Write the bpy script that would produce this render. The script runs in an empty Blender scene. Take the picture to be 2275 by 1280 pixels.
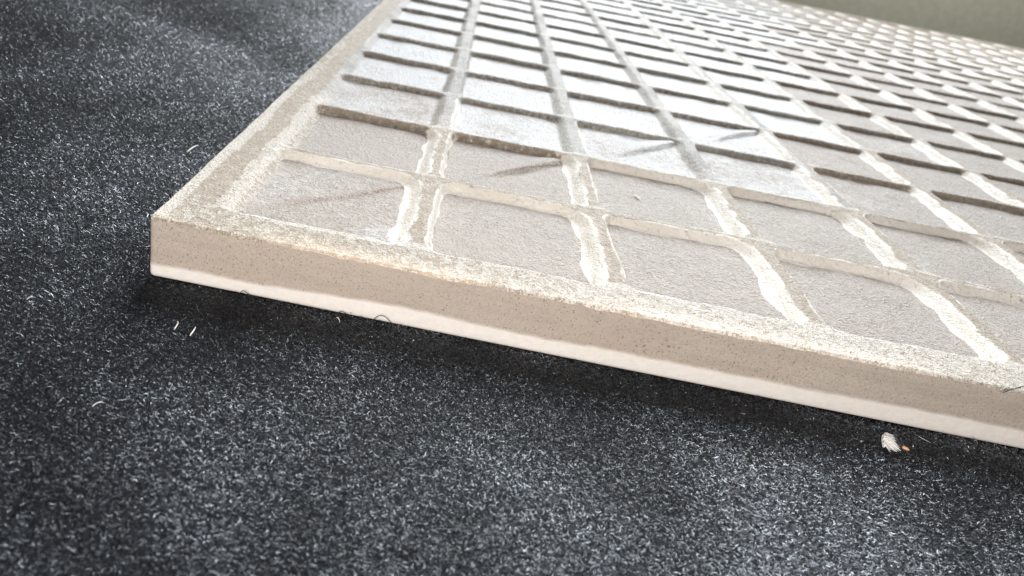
import bpy, math, random
import numpy as np
from mathutils import Vector, Matrix

random.seed(7)
rng = np.random.default_rng(11)
scene = bpy.context.scene
col = scene.collection
P = 0.0266                      # pitch of the ribs on the tile's back, metres
T = 0.3107 * P                  # tile thickness

# ------------------------------------------------------------------ camera
cam_d = bpy.data.cameras.new("camera")
cam = bpy.data.objects.new("camera", cam_d)
col.objects.link(cam)
R = ((0.98076695, 0.09154725, 0.17238121),
     (-0.19513149, 0.43971708, 0.87668272),
     (0.00445893, -0.89345844, 0.44912374))
cp = (1.06074 * P, -3.26685 * P, 1.60010 * P + T)
cam.matrix_world = Matrix(((R[0][0], R[1][0], R[2][0], cp[0]),
                           (R[0][1], R[1][1], R[2][1], cp[1]),
                           (R[0][2], R[1][2], R[2][2], cp[2]),
                           (0, 0, 0, 1)))
cam_d.sensor_width = 36
cam_d.lens = 26.318
cam_d.shift_x = 189.54 / 2275
cam_d.shift_y = -69.64 / 2275
cam_d.clip_start = 0.005
cam_d.clip_end = 20
cam_d.dof.use_dof = True
cam_d.dof.focus_distance = 3.75 * P
cam_d.dof.aperture_fstop = 48
scene.camera = cam

# ------------------------------------------------------------------ light
world = bpy.data.worlds.new("World")
scene.world = world
world.use_nodes = True
bg = world.node_tree.nodes["Background"]
bg.inputs[0].default_value = (0.95, 0.97, 1.0, 1)
bg.inputs[1].default_value = 0.15


def area(name, loc, target, sx, sy, power, colr):
    d = bpy.data.lights.new(name, 'AREA')
    d.shape = 'RECTANGLE'
    d.size, d.size_y = sx * P, sy * P
    d.energy = power
    d.color = colr
    o = bpy.data.objects.new(name, d)
    col.objects.link(o)
    o.location = Vector(loc) * P
    o.rotation_euler = (Vector(target) - Vector(loc)).to_track_quat('-Z', 'Y').to_euler()
    return o


area("window_light", (19.0, 80.0, 55.0), (2.0, 2.0, 0), 60, 72, 122.0, (0.93, 0.97, 1.0))
area("camera_fill", (0.6, -5.4, 2.8), (1.6, 0.2, -.1), 2.5, 1.6, 0.26, (1.0, 0.935, 0.88))  # unseen warm fill set close behind the camera, like its own small light
wl_ = area("wall_fill", (16.0, 6.0, 17.0), (15.0, 26.6, 1.0), 10, 8, 0.34, (1.0, 0.98, 0.95))  # added fill that brightens the olive wall; no lamp is known there
wl_.data.spread = math.radians(70)

scene.view_settings.view_transform = 'Standard'
scene.view_settings.look = 'None'
scene.view_settings.exposure = 0.30
scene.view_settings.gamma = 1.0

# ------------------------------------------------------------------ helpers


def tag(o, label=None, cat=None, group=None, kind=None):
    if label: o["label"] = label
    if cat: o["category"] = cat
    if group: o["group"] = group
    if kind: o["kind"] = kind
    return o


def hash2(ix, iy, s):
    h = (ix.astype(np.int64) * 374761393 + iy.astype(np.int64) * 668265263 + s * 982451653) & 0xFFFFFFFF
    h = ((h ^ (h >> 13)) * 1274126177) & 0xFFFFFFFF
    h = (h ^ (h >> 16)) & 0xFFFFFFFF
    return h / 4294967295.0


def vnoise(x, y, s=0):
    x = np.asarray(x, float); y = np.asarray(y, float)
    ix = np.floor(x); iy = np.floor(y)
    fx = x - ix; fy = y - iy
    fx = fx * fx * (3 - 2 * fx); fy = fy * fy * (3 - 2 * fy)
    a = hash2(ix, iy, s); b = hash2(ix + 1, iy, s); c = hash2(ix, iy + 1, s); d = hash2(ix + 1, iy + 1, s)
    return (a + (b - a) * fx + (c - a) * fy + (a - b - c + d) * fx * fy) * 2 - 1


def sstep(a, b, x):
    t = np.clip((x - a) / (b - a), 0, 1)
    return t * t * (3 - 2 * t)


def mesh_np(name, V, F, mat, parent=None, attrs=None, normals=None, smooth=True):
    """V n x 3, F m x 4 (or m x 3) index arrays -> one mesh object."""
    me = bpy.data.meshes.new(name)
    V = np.asarray(V, np.float32); F = np.asarray(F, np.int32)
    k = F.shape[1]
    me.vertices.add(len(V)); me.vertices.foreach_set("co", V.ravel())
    me.loops.add(F.size); me.loops.foreach_set("vertex_index", F.ravel())
    me.polygons.add(len(F))
    me.polygons.foreach_set("loop_start", np.arange(0, F.size, k, dtype=np.int32))
    me.polygons.foreach_set("use_smooth", np.full(len(F), smooth, bool))
    me.update(calc_edges=True)
    for an, av in (attrs or {}).items():
        a = me.attributes.new(an, 'FLOAT', 'POINT')
        a.data.foreach_set("value", np.asarray(av, np.float32))
    if normals is not None:
        me.normals_split_custom_set_from_vertices(np.asarray(normals, np.float32))
    me.materials.append(mat)
    o = bpy.data.objects.new(name, me)
    col.objects.link(o)
    if parent: o.parent = parent
    return o


class NT:
    """small node-tree writer"""
    def __init__(s, name):
        s.m = bpy.data.materials.new(name); s.m.use_nodes = True
        s.t = s.m.node_tree; s.n = s.t.nodes
        s.b = s.n["Principled BSDF"]
        s.co = s.n.new("ShaderNodeTexCoord").outputs["Object"]

    def link(s, a, b): s.t.links.new(a, b)

    def put(s, sock, v):
        if v is None: return
        if isinstance(v, bpy.types.NodeSocket): s.link(v, sock)
        else: sock.default_value = v

    def noise(s, scale, detail=2, rough=.5, vec=None, stretch=None):
        n = s.n.new("ShaderNodeTexNoise")
        v = vec or s.co
        if stretch:
            mp = s.n.new("ShaderNodeMapping"); mp.inputs["Scale"].default_value = stretch
            s.link(v, mp.inputs[0]); v = mp.outputs[0]
        s.link(v, n.inputs["Vector"])
        n.inputs["Scale"].default_value = scale / P
        n.inputs["Detail"].default_value = detail; n.inputs["Roughness"].default_value = rough
        return n.outputs["Fac"]

    def math(s, op, a, b=None, c=None, clamp=False):
        n = s.n.new("ShaderNodeMath"); n.operation = op; n.use_clamp = clamp
        s.put(n.inputs[0], a); s.put(n.inputs[1], b); s.put(n.inputs[2], c)
        return n.outputs[0]

    def ramp(s, v, a, b, smooth=True):
        n = s.n.new("ShaderNodeMapRange"); n.interpolation_type = 'SMOOTHSTEP' if smooth else 'LINEAR'
        s.put(n.inputs["Value"], v); s.put(n.inputs["From Min"], a); s.put(n.inputs["From Max"], b)
        return n.outputs["Result"]

    def mix(s, f, a, b):
        n = s.n.new("ShaderNodeMix"); n.data_type = 'RGBA'
        s.put(n.inputs["Factor"], f)
        for sock, v in ((n.inputs[6], a), (n.inputs[7], b)):
            if isinstance(v, tuple): v = v + (1,)
            s.put(sock, v)
        return n.outputs[2]

    def attr(s, name):
        n = s.n.new("ShaderNodeAttribute"); n.attribute_name = name
        return n.outputs["Fac"]

    def bump(s, h, dist, strength=1.0, prev=None):
        n = s.n.new("ShaderNodeBump"); n.inputs["Distance"].default_value = dist * P
        n.inputs["Strength"].default_value = strength
        s.put(n.inputs["Height"], h)
        if prev is not None: s.link(prev, n.inputs["Normal"])
        return n.outputs[0]

    def fin(s, colr, rough=.6, normal=None, spec=.5):
        if isinstance(colr, tuple): colr = colr + (1,)
        s.put(s.b.inputs["Base Color"], colr)
        s.put(s.b.inputs["Roughness"], rough)
        s.put(s.b.inputs["Specular IOR Level"], spec)
        if normal is not None: s.link(normal, s.b.inputs["Normal"])
        return s.m


# ------------------------------------------------------------------ materials
WHITE = (0.84, 0.82, 0.78)


def mat_ceramic_back():
    """unglazed back of the tile: q = place across the wall (<0 rib top, 0..1 wall, >1 floor), wc / fc = how much white
    engobe was left on walls and floor, rc = on rims"""
    s = NT("unglazed_ceramic_back")
    q, wc, fc, rc, st = s.attr("q"), s.attr("wc"), s.attr("fc"), s.attr("rc"), s.attr("stain_shade")
    fine = s.noise(62, 3, .65)
    mid = s.noise(24, 3, .6)
    scal = s.noise(4.2, 1.0, .4)
    big = s.noise(2.2, 2, .5)
    grit = s.noise(120, 2, .6)
    # bare clay body
    bare = s.mix(s.ramp(s.math('ADD', s.math('MULTIPLY', fine, .6), s.math('MULTIPLY', mid, .4)), .36, .62), (0.46, 0.405, 0.36), (0.63, 0.57, 0.515))
    top = s.mix(s.ramp(mid, .35, .65), (0.50, 0.415, 0.325), (0.61, 0.53, 0.44))
    top = s.mix(s.math('MULTIPLY', s.ramp(fc, .4, .7), s.ramp(q, -1.9, -1.5)), top, s.mix(s.ramp(big, .3, .65), (0.41, 0.395, 0.365), (0.62, 0.60, 0.565)))
    bare = s.mix(s.math('MULTIPLY', s.ramp(big, .35, .65), .45), bare, (0.60, 0.535, 0.475))
    onfloor = s.ramp(q, .75, 1.1)
    c = s.mix(onfloor, top, bare)
    c = s.mix(s.math('MULTIPLY', s.attr('warm'), s.ramp(mid, .25, .6)), c, (0.70, 0.53, 0.38))
    dk = s.math('MULTIPLY', s.attr('dk'), s.math('MULTIPLY', s.ramp(q, .05, .75), s.ramp(q, 1.25, .95)))  # bare brown clay of the walls, with their shade put into the colour
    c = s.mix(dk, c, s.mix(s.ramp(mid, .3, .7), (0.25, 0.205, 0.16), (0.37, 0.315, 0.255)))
    c = s.mix(s.math('MULTIPLY', s.ramp(grit, .60, .72), .45), c, (0.20, 0.165, 0.135))
    # brown streak in the corner cell, painted shade along the other diagonal creases
    c = s.mix(s.math('MULTIPLY', st, s.ramp(mid, .3, .6)), c, (0.30, 0.20, 0.13))
    # engobe on the walls with scalloped lower edge
    lo = s.math('MULTIPLY_ADD', scal, 1.3, s.math('MULTIPLY_ADD', fine, .10, .18))
    lo = s.math('SUBTRACT', s.math('ADD', lo, s.math('MULTIPLY', wc, .38)), .15)
    m_lo = s.ramp(s.math('SUBTRACT', lo, q), -.05, .05)
    scal2 = s.noise(7.0, 1.0, .5)
    up = s.math('MULTIPLY_ADD', scal2, 1.0, s.math('MULTIPLY_ADD', fine, .35, -.70))
    m_up = s.ramp(s.math('SUBTRACT', q, up), -.10, .10)
    m_w = s.math('MULTIPLY', s.math('MULTIPLY', m_lo, m_up),
                 s.ramp(s.math('ADD', wc, s.math('MULTIPLY_ADD', mid, .7, -.35)), .35, .55))
    pit = s.math('SUBTRACT', 1.0, s.math('MULTIPLY', s.ramp(fine, .64, .70), s.ramp(big, .40, .55)))
    m_w = s.math('MULTIPLY', m_w, pit)
    # powdery white speckle on rims, rib tops and floors
    spk = s.noise(105, 2, .6)
    sp = s.math('ADD', s.math('MULTIPLY', spk, .62), s.math('MULTIPLY', mid, .38))
    m_r = s.math('MULTIPLY', s.ramp(s.math('ADD', sp, s.math('MULTIPLY_ADD', rc, .30, -.15)), .46, .60), s.ramp(q, 1.3, .6))
    fsp = s.math('ADD', s.math('MULTIPLY', big, .45), s.math('ADD', s.math('MULTIPLY', mid, .35), s.math('MULTIPLY', fine, .2)))
    m_f = s.math('MULTIPLY', s.ramp(s.math('ADD', fsp, s.math('MULTIPLY_ADD', fc, .50, -.27)), .42, .68), onfloor)
    m_f = s.math('MULTIPLY', m_f, .9)
    c = s.mix(s.math('MULTIPLY', m_r, .9), c, (0.86, 0.805, 0.725))
    c = s.mix(m_f, c, (0.78, 0.78, 0.78))
    c = s.mix(m_w, c, s.mix(s.ramp(big, .3, .65), (0.74, 0.695, 0.62), (0.83, 0.79, 0.725)))
    n = s.bump(s.math('MULTIPLY', fine, s.math('SUBTRACT', s.math('MULTIPLY_ADD', m_w, -.75, 1.0), s.math('MULTIPLY', s.attr('warm'), .75), None, True)), .045, 1.0)
    n = s.bump(mid, .022, .6, n)
    n = s.bump(m_w, .004, .7, n)
    n = s.bump(m_r, .006, .5, n)
    rough = s.math('SUBTRACT', .62, s.math('MULTIPLY', m_f, .16))
    return s.fin(c, rough, n, .45)


def mat_body():
    s = NT("ceramic_body_edge")
    e = s.attr("edge")
    fine = s.noise(90, 3, .7)
    pep = s.noise(120, 1, .5)
    big = s.noise(1.6, 2, .5)
    mid = s.noise(9, 2, .5)
    c = s.mix(s.ramp(fine, .3, .7), (0.41, 0.355, 0.305), (0.51, 0.45, 0.39))
    c = s.mix(s.math('MULTIPLY', s.ramp(big, .35, .7), .35), c, (0.42, 0.34, 0.28))
    drag = s.noise(7, 3, .6, None, (.25, .25, 2.2))
    c = s.mix(s.math('MULTIPLY', s.ramp(drag, .42, .68), .35), c, (0.36, 0.31, 0.265))
    c = s.mix(s.math('MULTIPLY', s.ramp(s.noise(45, 1, .5), .70, .76), .6), c, (0.16, 0.13, 0.105))
    c = s.mix(s.math('MULTIPLY', s.ramp(pep, .64, .71), .75), c, (0.13, 0.105, 0.085))
    soft = s.ramp(s.math('ADD', e, s.math('MULTIPLY_ADD', mid, .022, -.011)), .022, -.006)
    c = s.mix(soft, c, (0.77, 0.73, 0.685))
    n = s.bump(fine, .005, .5)
    n = s.bump(mid, .006, .4, n)
    return s.fin(c, .75, n, .25)


def mat_face():
    s = NT("pale_face_layer")
    fine = s.noise(30, 2, .6)
    c = s.mix(s.ramp(fine, .3, .7), (0.75, 0.71, 0.665), (0.80, 0.76, 0.715))
    return s.fin(c, .6, s.bump(fine, .006, .4), .35)


def mat_felt():
    s = NT("black_felt_base")
    a = s.noise(170, 2, .7); b = s.noise(60, 2, .6)
    c = s.mix(s.ramp(a, .35, .75), (0.003, 0.0033, 0.004), (0.012, 0.013, 0.016))
    n = s.bump(b, .017, 1.0, s.bump(a, .009, 1.0))
    s.b.inputs["Specular Tint"].default_value = (0.86, 0.93, 1.0, 1)
    return s.fin(c, .36, n, .3)


def mat_fibre():
    s = NT("black_felt_fibre")
    t = s.attr("tone")
    c = s.mix(s.ramp(t, 0, .8, False), (0.002, 0.0024, 0.0034), (0.017, 0.021, 0.031))
    c = s.mix(s.ramp(t, .97, 1.0), c, (0.20, 0.21, 0.24))
    m = s.fin(c, .31, None, .5)
    s.put(s.b.inputs["Specular IOR Level"], s.math('MULTIPLY_ADD', s.ramp(t, .05, .9, False), 2.4, .12))
    s.b.inputs["Specular Tint"].default_value = (0.86, 0.93, 1.0, 1)
    return m


def mat_wall():
    s = NT("olive_wall_paint")
    a = s.noise(3.5, 3, .6); b = s.noise(14, 2, .6)
    c = s.mix(s.ramp(a, .3, .7), (0.44, 0.445, 0.355), (0.49, 0.495, 0.40))
    return s.fin(c, .8, s.bump(b, .05, .4), .2)


def mat_plain(name, c1, c2, rough=.6, sc=40):
    s = NT(name)
    a = s.noise(sc, 2, .6)
    return s.fin(s.mix(s.ramp(a, .3, .7), c1, c2), rough, None, .4)


M_BACK, M_BODY, M_FACE = mat_ceramic_back(), mat_body(), mat_face()
M_FELT, M_FIB, M_WALL = mat_felt(), mat_fibre(), mat_wall()
M_LINT = mat_plain("white_lint", (0.84, 0.83, 0.81), (0.92, 0.91, 0.89))
M_CRUMB = mat_plain("orange_crumb", (0.62, 0.33, 0.17), (0.75, 0.45, 0.26))
M_HAIR = mat_plain("dark_hair", (0.02, 0.017, 0.015), (0.05, 0.04, 0.035), .4)

# ------------------------------------------------------------------ felt surface (a sheet with soft waves)


def felt_z(x, y):
    """height of the felt sheet in pitches, x and y in pitches"""
    far = sstep(1.2, 4.0, np.hypot(np.minimum(x + .3, 0), 0 * y)) + sstep(1.0, 3.0, -y - 1.2)
    sd = ((x + 2.5) * 1.9 + (y - 5.4) * 2.4) / 3.06
    fold = (-.05 * np.exp(-(sd / .5) ** 2) + .10 * sstep(.0, 1.3, sd)) * sstep(-.3, -.9, x)
    w = .10 * np.sin((x * .55 + y * .85 - 1.1 * vnoise(x * .25, y * .25, 5)) * .95 + .6)
    return np.clip(far, 0, 1) * (w - .05) + fold + .006 * vnoise(x * 2.2, y * 2.2, 3)


gx = np.linspace(-14, 60, 297); gy = np.linspace(-10, 27, 186)
GX, GY = np.meshgrid(gx, gy, indexing='ij')
V = np.stack([GX, GY, felt_z(GX, GY) - .012], -1).reshape(-1, 3) * P


def grid_faces(nx, ny):
    i = np.arange(nx - 1)[:, None] * ny + np.arange(ny - 1)[None, :]
    return np.stack([i, i + ny, i + ny + 1, i + 1], -1).reshape(-1, 4)


tag(mesh_np("felt_surface", V, grid_faces(len(gx), len(gy)), M_FELT), kind='structure')

# back wall beyond the table
wx = np.linspace(-40, 70, 56)
prof = np.array([(26.6, -2), (26.6, 1.5), (26.6, 4.3), (26.63, 4.45), (26.75, 4.5), (29.0, 4.5), (29.1, 4.4), (29.1, -2)])
V = np.stack([np.repeat(wx, 8), np.tile(prof[:, 0], 56), np.tile(prof[:, 1], 56)], -1) * P
wz = prof
tag(mesh_np("wall", V, grid_faces(len(wx), len(wz)), M_WALL), kind='structure')

# ------------------------------------------------------------------ the tile
NX, NY, B = 44, 22, 0.24
RC, RE = 0.03, 0.015             # rounding of the upright corners and of the upper edge


def local(n):
    """sample places across one cell, dense on the walls"""
    if n >= 40:
        return np.concatenate([np.linspace(0, .14, 14, endpoint=False), np.linspace(.14, .84, n - 30, endpoint=False),
                               np.linspace(.84, 1, 16, endpoint=False)])
    if n >= 20:
        return np.concatenate([np.linspace(0, .14, 8, endpoint=False), np.linspace(.14, .84, n - 17, endpoint=False),
                               np.linspace(.84, 1, 9, endpoint=False)])
    if n >= 12:
        return np.concatenate([np.linspace(0, .13, 5, endpoint=False), np.linspace(.13, .85, n - 10, endpoint=False),
                               np.linspace(.85, 1, 5, endpoint=False)])
    return np.array([0, .035, .11, .5, .86, .945])


edge_s = np.array([0, .0015, .005, .010, .016, .024, .032])
rimL = np.concatenate([-B + edge_s, np.linspace(-B + .045, 0, 12, endpoint=False)])
cnt_x = [50] * 6 + [22] * 13 + [6] * (NX - 19)
cnt_y = [50] * 4 + [26] * 4 + [16] * (NY - 8)
xs = np.concatenate([rimL] + [i + local(c) for i, c in enumerate(cnt_x)] + [NX - rimL[::-1][:0], NX + np.linspace(0, B - .045, 6), NX + B - edge_s[::-1]])
ys = np.concatenate([rimL] + [j + local(c) for j, c in enumerate(cnt_y)] + [NY + np.linspace(0, B - .045, 6), NY + B - edge_s[::-1]])
X, Y = np.meshgrid(xs, ys, indexing='ij')


def crand(i, j, s): return hash2(i, j, s)


def relief(x, y):
    """height, wall place q and coat amounts at x, y (pitches)"""
    i = np.clip(np.floor(x), 0, NX - 1); j = np.clip(np.floor(y), 0, NY - 1)
    u = x - i; v = y - j
    wob = .007 * vnoise(x * 3.1, y * 3.1, 21) + .004 * vnoise(x * 8, y * 8, 22)
    al = np.where(i == 0, .0, .025) + (crand(i, j, 1) - .5) * .02 + wob
    ar = .955 + (crand(i, j, 2) - .5) * .02 + wob
    af = np.where(j == 0, -.005, .006) + (crand(i, j, 3) - .5) * .016 + .6 * wob
    ab = np.where(j == 0, .958, .984) + (crand(i, j, 4) - .5) * .016 + .6 * wob
    dl, dr, df, db = u - al, ar - u, v - af, ab - v
    wl, wr, wf, wb = np.where(i == 0, .09, .042), .085, .05, np.where(j == 0, .05, .036)
    dx = np.minimum(dl, dr); dy = np.minimum(df, db)
    wdx = np.where(dl < dr, wl, wr); wdy = np.where(df < db, wf, wb)
    r = np.where((j <= 1) & (dr < dl) & (db < df), .20, .10)
    cor = (dx < r) & (dy < r)
    d = np.where(cor, r - np.hypot(r - dx, r - dy), np.minimum(dx, dy))
    # blend of wall widths in the corners
    tx = np.clip((r - dx) / r, 0, 2); ty = np.clip((r - dy) / r, 0, 2)
    f = tx ** 2 / (tx ** 2 + ty ** 2 + 1e-9)
    w = np.where(cor, wdx * f + wdy * (1 - f), np.where(dx < dy, wdx, wdy))
    q = d / w
    D = np.where(j == 0, .050, np.where(j == 1, .056, .047)) + (crand(i, j, 6) - .5) * .010
    qq = np.clip(q, 0, 1)
    z = -D * (qq * qq * (3 - 2 * qq))
    fl = sstep(.7, 1.6, q)
    z += fl * (.006 * vnoise(x * 4.3, y * 4.3, 31) + .0035 * vnoise(x * 13, y * 13, 32))
    z += (1 - fl) * (.004 * vnoise(x * 6, y * 6, 33) + .002 * vnoise(x * 17, y * 17, 34))
    # embossed diagonal crease in the cells on the tile's diagonal
    stain_shade = np.zeros_like(z)
    diag = (i == j) & (i <= 3)
    du = (u - v) * .7 + .012 * np.sin(u * 7 + i) + .008
    along = sstep(.12, .6, u) * sstep(.95, 1.5, q)
    z += np.where(diag & (i > 0), along * .034 * sstep(.022, -.012, du) * sstep(-.22, -.02, du), 0)
    st = np.exp(-(du / .028) ** 2) * sstep(.12, .4, u) * sstep(.9, 1.2, q)
    stain_shade = np.where(diag & (i == 0), st, np.where(diag, .8 * np.exp(-((du - .006) / .016) ** 2) * along, 0))  # corner cell has a brown streak; other creases get their shade painted in
    # engobe amounts
    lim = 3.4 + .35 * (j - 2) + (crand(i, j, 7) - .5) * .8
    fc = np.where((j >= 2) & (i < lim), .75 + .25 * sstep(2, 4, j), .20 + .22 * crand(i, j, 8))
    fc = np.where((x < 0) | (y < 0), .15, fc)
    fc = np.where((i == 0) & (j == 2) & (x >= 0), .62, fc)
    fc = np.where((i == 0) & (j == 1), .12, fc)
    wR = np.where(i <= 2, np.where(j <= 1, 1.0, .08), .75 + .3 * crand(i, j, 9))
    wB = np.where(j == 0, 1.05, np.where(j == 1, np.where(i >= 2, .95, np.where(i == 1, .30, .2)), np.where((j == 2) & (i > 3), .24, .06)))
    wL = np.where(i == 0, .2, np.where(j <= 2, .52, .3)); wF = np.where(j <= 2, .8, .5)
    cxw = np.where(dl < dr, wL, wR); cyw = np.where(df < db, wF, wB)
    wc = np.where(cor, cxw * f + cyw * (1 - f), np.where(dx < dy, cxw, cyw))
    dkx = np.where((dl > dr) & (i <= 2) & (j >= 2), .18, 0.); dky = np.where(db < df, np.where(j >= 3, 1.0, np.where(j == 2, np.where(i > 1, .62, .95), 0)) + np.where(j >= 2, 0, np.where((j == 1) & (i < 2), .85, 0)), 0)  # dk: brown of bare walls, deepened by painted shade on camera-facing sides
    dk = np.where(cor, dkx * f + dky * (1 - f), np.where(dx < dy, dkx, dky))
    # rims
    e = np.minimum(np.minimum(x + B, NX + B - x), np.minimum(y + B, NY + B - y))
    left = sstep(.0, -.05, x)
    rc = .22 + .26 * (fc > .5) * (.6 + .8 * vnoise(x * 2.3, y * 2.3, 91)) + .45 * sstep(.06, .0, np.minimum(v - .0, 1.03 - v)) * (.55 + .45 * sstep(3.5, 1.0, y)) + .25 * sstep(.05, .0, np.abs(v - .02))
    rc = np.where((i == 0) & (dl < .10) & (x >= 0) & (dl < df), .60 - .3 * sstep(2, 4, y), rc)
    rc = np.where(y < .015, .50 + .28 * sstep(.6, 2.5, x), rc)
    rc = np.where((x < 0), np.where(y > .1, .22 - .12 * sstep(2, 5, y), .5), rc)
    rc = np.where((x < -.155 + .03 * vnoise(y * 3, y * 0, 40)) & (y > -.2), .95 - .45 * sstep(1.8, 3.2, y), rc)
    
    inset = (y > -.035 + .012 * vnoise(x * 5, 0 * y, 93)) & (y < .04) & (x > .05) & (q < 1.1)
    rc = np.where(inset, .95, rc)
    inset = (x > -.03 + .015 * vnoise(0 * x, y * 5, 94)) & (x < .055) & (y > 0) & (y < 2.2) & (q < 1.1)
    rc = np.where(inset, .85, rc)
    ee = np.clip(e / RE, 0, 1)
    z += -RE * (1 - np.sqrt(np.clip(1 - (1 - ee) ** 2, 0, 1))) * (1 + .3 * vnoise(x * 9, y * 9, 50) + .15 * vnoise(x * 31, y * 31, 51))
    return z, np.clip(q, -2, 4), wc, fc, rc, stain_shade, dk, .75 * sstep(.16, .015, y + B) * sstep(-.35, .5, vnoise(x * 1.3, 0 * y, 71)) + .2 * sstep(.05, .01, e)


Z, Q, WC, FC, RCo, STN_SH, DK, WM = relief(X, Y)
# normals of the height field
eps = .004
zx = (relief(X + eps, Y)[0] - relief(X - eps, Y)[0]) / (2 * eps)
zy = (relief(X, Y + eps)[0] - relief(X, Y - eps)[0]) / (2 * eps)
E_ = np.minimum(np.minimum(X + B, NX + B - X), np.minimum(Y + B, NY + B - Y))
zx = np.where(E_ < .006, np.clip(zx, -3, 3), zx); zy = np.where(E_ < .006, np.clip(zy, -3, 3), zy)
# on the outermost ring the finite difference looks over the edge: slant the normal outward instead
out_x = np.where(X <= -B + 1e-6, -1, np.where(X >= NX + B - 1e-6, 1, 0)); out_y = np.where(Y <= -B + 1e-6, -1, np.where(Y >= NY + B - 1e-6, 1, 0))
ring = (out_x != 0) | (out_y != 0)
Nn = np.stack([np.where(ring, out_x, -zx), np.where(ring, out_y, -zy), np.where(ring, .35, 1.0)], -1)
Nn /= np.linalg.norm(Nn, axis=-1, keepdims=True)
# round the four upright corners in plan
XX, YY = X.copy(), Y.copy()
for cx, sx in ((-B + RC, -1), (NX + B - RC, 1)):
    for cy, sy in ((-B + RC, -1), (NY + B - RC, 1)):
        a = (X - cx) * sx / RC; b = (Y - cy) * sy / RC
        m = (a > 0) & (b > 0)
        XX[m] = cx + sx * RC * (a * np.sqrt(1 - b * b / 2))[m]
        YY[m] = cy + sy * RC * (b * np.sqrt(1 - a * a / 2))[m]

nX, nY = X.shape
VT = np.stack([XX * P, YY * P, Z * P + T], -1).reshape(-1, 3)
NT_ = Nn.reshape(-1, 3)
AT = {"q": Q.ravel(), "wc": WC.ravel(), "fc": FC.ravel(), "rc": RCo.ravel(), "stain_shade": STN_SH.ravel(), "dk": DK.ravel(), "warm": WM.ravel()}
FT = grid_faces(nX, nY)
fi = np.clip(np.floor(X + 1e-9), -1, NX).astype(int); fj = np.clip(np.floor(Y + 1e-9), -1, NY).astype(int)
cell_i = fi[:-1, :-1].ravel(); cell_j = fj[:-1, :-1].ravel()
fq = Q.ravel()[FT].max(1)
is_rim = (cell_i < 0) | (cell_j < 0) | (cell_i >= NX) | (cell_j >= NY)
in_pocket = (~is_rim) & (fq > -.12)

tile = bpy.data.objects.new("porcelain_tile", None)
col.objects.link(tile)
tag(tile, "beige porcelain tile lying face down on black felt, ribbed back upward", "tile")


def sub(name, mask, origin=(0, 0, 0), parent=tile):
    F = FT[mask]
    u, inv = np.unique(F, return_inverse=True)
    return mesh_np(name, VT[u], inv.reshape(-1, 4), M_BACK, parent, {k: a[u] for k, a in AT.items()}, NT_[u])


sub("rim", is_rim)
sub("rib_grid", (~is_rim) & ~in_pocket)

# which pockets the photograph shows
Rm = np.array(R); cpn = np.array([1.06074, -3.26685, 1.60010])


def shown(i, j):
    c = np.array([(i + a, j + b, 0) for a in (.1, .5, .9) for b in (.1, .5, .9)]) - cpn
    k = c @ Rm.T
    f = 26.318 / 36 * 2275
    px = 2275 / 2 - 189.54 + f * k[:, 0] / -k[:, 2]; py = 640 - 69.64 - f * k[:, 1] / -k[:, 2]
    return (((px > -5) & (px < 2285) & (py > -5) & (k[:, 2] < 0)).any())


key = cell_i * 1000 + cell_j
order = np.argsort(key[in_pocket], kind='stable')
idx = np.nonzero(in_pocket)[0][order]
ks = key[idx]
cuts = np.nonzero(np.diff(ks))[0] + 1
rest = np.zeros(len(FT), bool)
n_shown = 0
for grp in np.split(idx, cuts):
    k = key[grp[0]]
    i, j = divmod(int(k), 1000)
    if shown(i, j) and n_shown < 300:
        n_shown += 1
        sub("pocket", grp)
    else:
        rest[grp] = True
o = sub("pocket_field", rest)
o["kind"] = "stuff"
print("pockets", n_shown, "verts", len(VT))

# side faces: perimeter of the height field, front first
per = np.concatenate([np.arange(nX) * nY, (nX - 1) * nY + np.arange(1, nY), (np.arange(nX - 2, -1, -1)) * nY + nY - 1, np.arange(nY - 2, 0, -1)])
px_, py_ = XX.ravel()[per], YY.ravel()[per]
topz = VT[per, 2] / P
npn = len(per)
run = np.where(np.abs(py_ + B) < .05, px_, py_ + 50)
zb = .060 + .028 * sstep(-.2, 1.3, px_) + .013 * vnoise(run * 1.1, run * 0, 61) + .008 * vnoise(run * 3.1, run * 0, 62) + .007 * np.clip((px_ - 1) / 3, 0, 1)
outn = np.stack([np.where(px_ < 20, -1, 1) * (np.minimum(px_ + B, NX + B - px_) < RC * .999), np.where(py_ < 10, -1, 1) * (np.minimum(py_ + B, NY + B - py_) < RC * .999)], -1).astype(float)
cxs = np.clip(px_, -B + RC, NX + B - RC); cys = np.clip(py_, -B + RC, NY + B - RC)
dd = np.stack([px_ - cxs, py_ - cys], -1)
nn = dd / (np.linalg.norm(dd, axis=1, keepdims=True) + 1e-12)


def loopmesh(name, levels, mat, offs, attrs=None):
    L = len(levels)
    V = np.concatenate([np.stack([(px_ + nn[:, 0] * of) * P, (py_ + nn[:, 1] * of) * P, lv * P], -1) for lv, of in zip(levels, offs)])
    a = np.arange(npn); b = (a + 1) % npn
    F = np.concatenate([np.stack([k * npn + a, (k + 1) * npn + a, (k + 1) * npn + b, k * npn + b], -1) for k in range(L - 1)])
    at = {"edge": np.concatenate([lv - zb for lv in levels])}
    return mesh_np(name, V, F, mat, tile, at)


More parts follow.
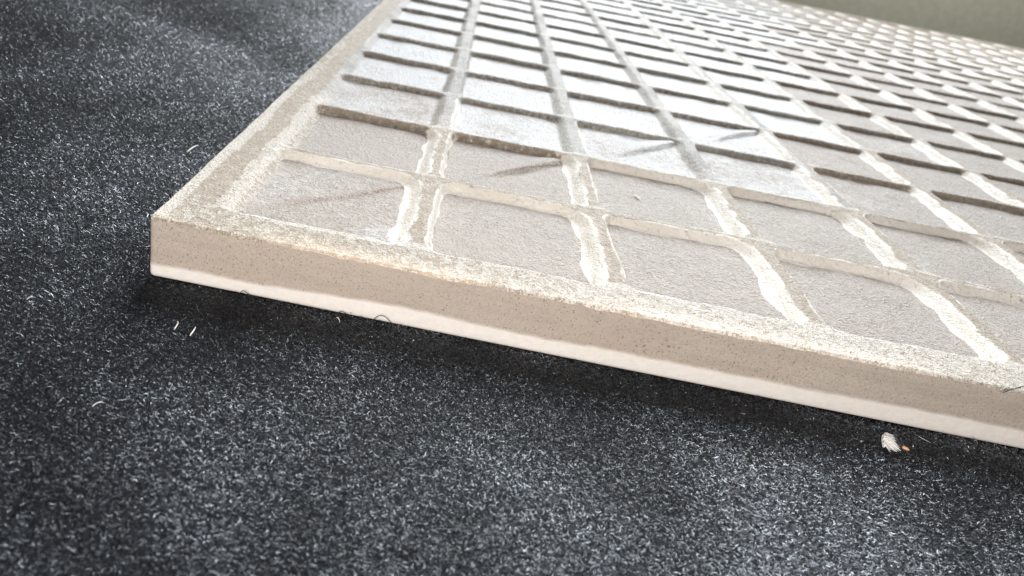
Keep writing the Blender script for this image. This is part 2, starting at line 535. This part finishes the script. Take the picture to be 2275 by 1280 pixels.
n1 = .003 * vnoise(run * 5, run * 0, 63) + .002 * vnoise(run * 17, run * 0, 64)
lv = [topz, topz * .97 + zb * .03] + [topz * (1 - t) + zb * t for t in (.25, .5, .75, .92, 1)]
loopmesh("body", lv, M_BODY, [0 * zb, n1 * .3, n1, n1 * .6, n1, n1 * .5, 0 * zb])
lv = [zb, zb * .6, 0 * zb + .022, 0 * zb + .010, 0 * zb + .003, 0 * zb]
loopmesh("face_layer", lv, M_FACE, [0 * zb, n1 * .3, 0 * zb, 0 * zb - .002, 0 * zb - .007, 0 * zb - .016])

# ------------------------------------------------------------------ felt fibres


def un(px, py, z):
    """point on the plane z (pitches above the tile's back) under a photograph pixel: used to set out the loose bits"""
    f = 26.318 / 36 * 2275
    d = np.array([(px - 2275 / 2 + 189.54) / f, -(py - 640 + 69.64) / f, -1]) @ Rm
    t = (z - cpn[2]) / d[2]
    p = cpn + t * d
    return np.array([p[0], p[1], p[2] + .3107])


def ribbons(name, C, W, tone, mat, n_rot):
    """C: n x k x 3 centre lines in pitches, W: n x k half widths"""
    n, k, _ = C.shape
    d = np.gradient(C, axis=1)
    d /= np.linalg.norm(d, axis=2, keepdims=True) + 1e-12
    r = n_rot[:, None, :] - d * (n_rot[:, None, :] * d).sum(2, keepdims=True)
    r /= np.linalg.norm(r, axis=2, keepdims=True) + 1e-12
    A = C + r * W[:, :, None]; Bq = C - r * W[:, :, None]
    V = np.stack([A, Bq], 2).reshape(-1, 3) * P
    base = (np.arange(n) * k * 2)[:, None] + (np.arange(k - 1) * 2)[None, :]
    F = np.stack([base, base + 2, base + 3, base + 1], -1).reshape(-1, 4)
    at = {"tone": np.repeat(tone, 2 * k)}
    return mesh_np(name, V, F, mat, None, at)


def scatter(n, dist_pow):
    """points on the felt inside (and a little around) the photograph's view, denser near the camera"""
    pts = []
    got = 0
    while got < n:
        m = n * 4
        x = rng.uniform(-9, 5.5, m); y = rng.uniform(-3.0, 20, m)
        c = np.stack([x, y, np.full(m, -.3107)], -1) - cpn
        kk = c @ Rm.T
        f = 26.318 / 36 * 2275
        ok = kk[:, 2] < -.3
        px = np.where(ok, 2275 / 2 - 189.54 + f * kk[:, 0] / np.where(ok, -kk[:, 2], 1), -9e9)
        py = np.where(ok, 640 - 69.64 - f * kk[:, 1] / np.where(ok, -kk[:, 2], 1), -9e9)
        ok &= (px > -110) & (px < 2390) & (py > -60) & (py < 1370)
        ok &= ~((x > -B + .01) & (y > -B + .01))
        ok &= rng.random(m) < np.minimum(1, (2.2 / -kk[:, 2]) ** dist_pow)
        q_ = np.stack([x, y, -kk[:, 2]], -1)[ok]
        pts.append(q_); got += len(q_)
    return np.concatenate(pts)[:n]


def fibres(n, hl, wid, lift, dist_pow):
    p = scatter(n, dist_pow)
    x, y, dep = p.T
    k = 3
    far = np.maximum(1, dep / 3.2)
    ang = rng.uniform(0, 2 * math.pi, n)
    L = hl * np.minimum(rng.lognormal(0, .45, n), 2.6) * far ** .35
    curl = rng.normal(0, 1.1, n)
    curl2 = rng.normal(0, .8, n)
    t = np.linspace(-.5, .5, k)
    th = ang[:, None] + curl[:, None] * t[None] * 2 + curl2[:, None] * (t[None] ** 2) * 4
    step = (L / (k - 1))[:, None]
    cx = np.cumsum(np.cos(th) * step, 1); cy = np.cumsum(np.sin(th) * step, 1)
    cx -= cx.mean(1, keepdims=True); cy -= cy.mean(1, keepdims=True)
    z0 = np.abs(rng.normal(0, lift, n)) * rng.random(n)
    tilt = rng.normal(0, .35, n)
    arch = rng.normal(.1, .25, n)
    Cx = x[:, None] + cx; Cy = y[:, None] + cy
    Cz = felt_z(Cx, Cy) + z0[:, None] + L[:, None] * (tilt[:, None] * t[None] + arch[:, None] * (.25 - t[None] ** 2))
    near = sstep(.0, .12, np.maximum(-B - Cx, -B - Cy))
    Cz = np.minimum(np.maximum(Cz, felt_z(Cx, Cy) - .008), felt_z(Cx, Cy) + .006 + .2 * near)
    # keep fibres from poking through the tile
    ins = ((Cx > -B - .004) & (Cy > -B - .004)).any(1)
    keep = ~ins
    W = wid * far[:, None] ** .8 * np.array([.5, 1, .5])[None] * rng.uniform(.6, 1.3, n)[:, None]
    rot = np.stack([-np.sin(ang), np.cos(ang), np.zeros(n)], -1) + rng.normal(0, .21, (n, 3))
    tone = np.clip(rng.random(n) ** 1.3 * (.95 + .55 * vnoise(x * 1.1, y * 1.1, 81) + .35 * vnoise(x * 3.7, y * 3.7, 82)), 0, 1)
    return np.stack([Cx, Cy, Cz], -1)[keep], W[keep], tone[keep], rot[keep]


C_, W_, t_, r_ = fibres(580000, .0125, .00095, .013, 1.5)
o = ribbons("felt_fibres", C_, W_, t_, M_FIB, r_)
o["kind"] = "stuff"

# ------------------------------------------------------------------ loose bits on the felt and the tile


def tube(name, pts, rad, mat, parent=None, seg=6):
    """tapered tube through points in pitches, built about its own first point"""
    pts = np.asarray(pts, float)
    rad = np.asarray(rad, float)
    d = np.gradient(pts, axis=0); d /= np.linalg.norm(d, axis=1, keepdims=True) + 1e-12
    ref = np.array([.3, .2, .93])
    a = np.cross(d, ref); a /= np.linalg.norm(a, axis=1, keepdims=True) + 1e-12
    b = np.cross(d, a)
    th = np.arange(seg) * 2 * math.pi / seg
    V = pts[:, None, :] + rad[:, None, None] * (a[:, None] * np.cos(th)[None, :, None] + b[:, None] * np.sin(th)[None, :, None])
    n = len(pts)
    i = (np.arange(n - 1) * seg)[:, None]; s = np.arange(seg)[None]; s2 = (np.arange(seg)[None] + 1) % seg
    F = np.stack([i + s, i + seg + s, i + seg + s2, i + s2], -1).reshape(-1, 4)
    org = pts[0]
    o = mesh_np(name, (V.reshape(-1, 3) - org) * P, F, mat, parent)
    o.location = Vector(org * P)
    return o


def on_felt(px, py, h=.012):
    p = un(px, py, -.3107 + h)
    p[2] = float(felt_z(p[0], p[1])) + h
    return p


def lint(px1, py1, px2, py2, r, label, bend=.015, name="lint_fibre", taper=1.0):
    a, b = on_felt(px1, py1, .02), on_felt(px2, py2, .03)
    t = np.linspace(0, 1, 7)[:, None]
    side = np.cross(b - a, [0, 0, 1]); side /= np.linalg.norm(side) + 1e-9
    pts = a + (b - a) * t + side * bend * np.sin(t * math.pi) + np.array([0, 0, .012]) * np.sin(t * math.pi)
    rr = .7 * r * (1 - taper * .8 * t[:, 0]) * np.where((t[:, 0] == 0), .5, 1)
    o = tube(name, pts, rr, M_LINT)
    tag(o, label, "lint")


lint(416, 337, 442, 322, .010, "white wedge-shaped lint flake on the felt beside the tile's long left edge", .004, "lint_flake", 1)
lint(387, 733, 393, 714, .0045, "short upright white lint fibre on the felt before the tile corner", .01)
lint(422, 747, 434, 727, .0055, "slanting white lint fibre just right of the short upright one", .008)
lint(60, 664, 78, 660, .0035, "small white lint fibre lying far out on the felt at the photo's left", .006)
lint(112, 652, 120, 660, .004, "tiny white lint speck beside the small fibre far out on the felt", .003)
lint(748, 708, 755, 718, .005, "tiny white lint speck in the shade below the tile's pale edge", .002)
lint(205, 905, 232, 897, .0028, "thin pale lint fibre on the felt in the lower left foreground", .0012)
lint(2040, 968, 2068, 984, .0022, "hair-thin curved pale fibre beside the white lint tuft", .03)

# white tuft: a fan of curved hairs
base = on_felt(1962, 985, .0)
p_t = on_felt(1976, 966, .02); p_b = on_felt(1988, 1003, .01)
n = 240; k = 6
t = np.linspace(0, 1, k)
C = np.zeros((n, k, 3))
for q in range(n):
    s = rng.random()
    st = on_felt(1964 + rng.normal(0, 1.8), 983 + rng.normal(0, 3.5), .012 + abs(rng.normal(0, .010)))
    en = on_felt(1978 + 18 * rng.random() * (.5 + s), 966 + 36 * s + rng.normal(0, 1.5), .006 + rng.random() * .035)
    c = st[None] + (en - st)[None] * t[:, None]
    c += np.array([-.026, 0, .022])[None] * np.sin(t * math.pi)[:, None] * rng.uniform(.3, 1.2)
    C[q] = c - base
W = .0019 * np.array([1, 1.2, 1.2, 1, .7, .3])[None] * rng.uniform(.6, 1.2, n)[:, None]
o = ribbons("lint_tuft", C, W, rng.random(n), M_LINT, rng.normal(0, 1, (n, 3)))
o.location = Vector(base * P)
tag(o, "white crescent tuft of fluff on the shaded felt in front of the tile", "fluff")

# orange crumb: small faceted grain
a = on_felt(2012, 995, .012)
me_v, me_f = [], []
nu, nv = 10, 7
for iu in range(nu):
    for iv in range(nv):
        th = 2 * math.pi * iu / nu; ph = math.pi * (iv + .02) / (nv - 1 + .04)
        rr = 1 + .18 * float(vnoise(np.array(math.cos(th) * 1.7 + 5), np.array(math.sin(th) * 1.7 + ph), 77))
        me_v.append((.017 * rr * math.sin(ph) * math.cos(th), .009 * rr * math.sin(ph) * math.sin(th), .008 * rr * math.cos(ph)))
for iu in range(nu):
    for iv in range(nv - 1):
        me_f.append((iu * nv + iv, iu * nv + iv + 1, ((iu + 1) % nu) * nv + iv + 1, ((iu + 1) % nu) * nv + iv))
o = mesh_np("crumb", np.array(me_v) * P, np.array(me_f), M_CRUMB)
o.location = Vector(a * P); o.rotation_euler = (0, 0, -.6)
tag(o, "tiny orange crumb on the felt right beside the white tuft of fluff", "crumb")


def edge_hair(px, py, w, h, label):
    """a fine dark hair arching in front of the tile's pale lower edge"""
    a = un(px, py, -.3107 + .03)
    x0 = a[0]
    t = np.linspace(0, 1, 12)
    pts = np.stack([x0 - w * .5 * np.cos(t * math.pi) + .006 * np.sin(t * 7), np.full(12, -B - .014) - .02 * np.sin(t * math.pi), .008 + h * np.sin(t * math.pi)], -1)
    o = tube("stray_hair", pts, np.full(12, .0017), M_HAIR, None, 5)
    tag(o, label, "hair")


edge_hair(848, 712, .085, .05, "dark looped stray hair against the pale lower edge of the tile")
edge_hair(545, 645, .05, .035, "small dark stray hair arching at the tile's pale edge nearest its corner")
edge_hair(760, 695, .05, .03, "low dark stray hair next to the larger loop on the pale edge")
# hairs over the upper edge at the right
for (p1, p2, lb) in (((2228, 872), (2275, 858), "dark stray hair lying over the tile's upper edge at the photo's right border"),
                     ((2236, 866), (2268, 862), "shorter dark stray hair crossing the longer one on the tile's upper edge")):
    a = un(*p1, -.01); b = un(*p2, .02)
    t = np.linspace(0, 1, 8)[:, None]
    a[1] = min(a[1], -B - .006); a[2] = min(a[2], .30)
    pts = a + (b - a) * t + np.array([0, -.008, .012]) * np.sin(t * math.pi)
    o = tube("stray_hair", pts, np.full(8, .0022), M_HAIR, None, 5)
    tag(o, lb, "hair")
# a white flake in a pocket
a = un(1404, 437, -.07); b = un(1422, 444, -.06)
t = np.linspace(0, 1, 6)[:, None]
o = tube("engobe_flake", a + (b - a) * t + np.array([0, .01, .012]) * np.sin(t * math.pi), np.array([.003, .007, .008, .006, .008, .002]), M_LINT)
tag(o, "small white flake lying in a bare pocket two ribs in from the front edge", "flake")
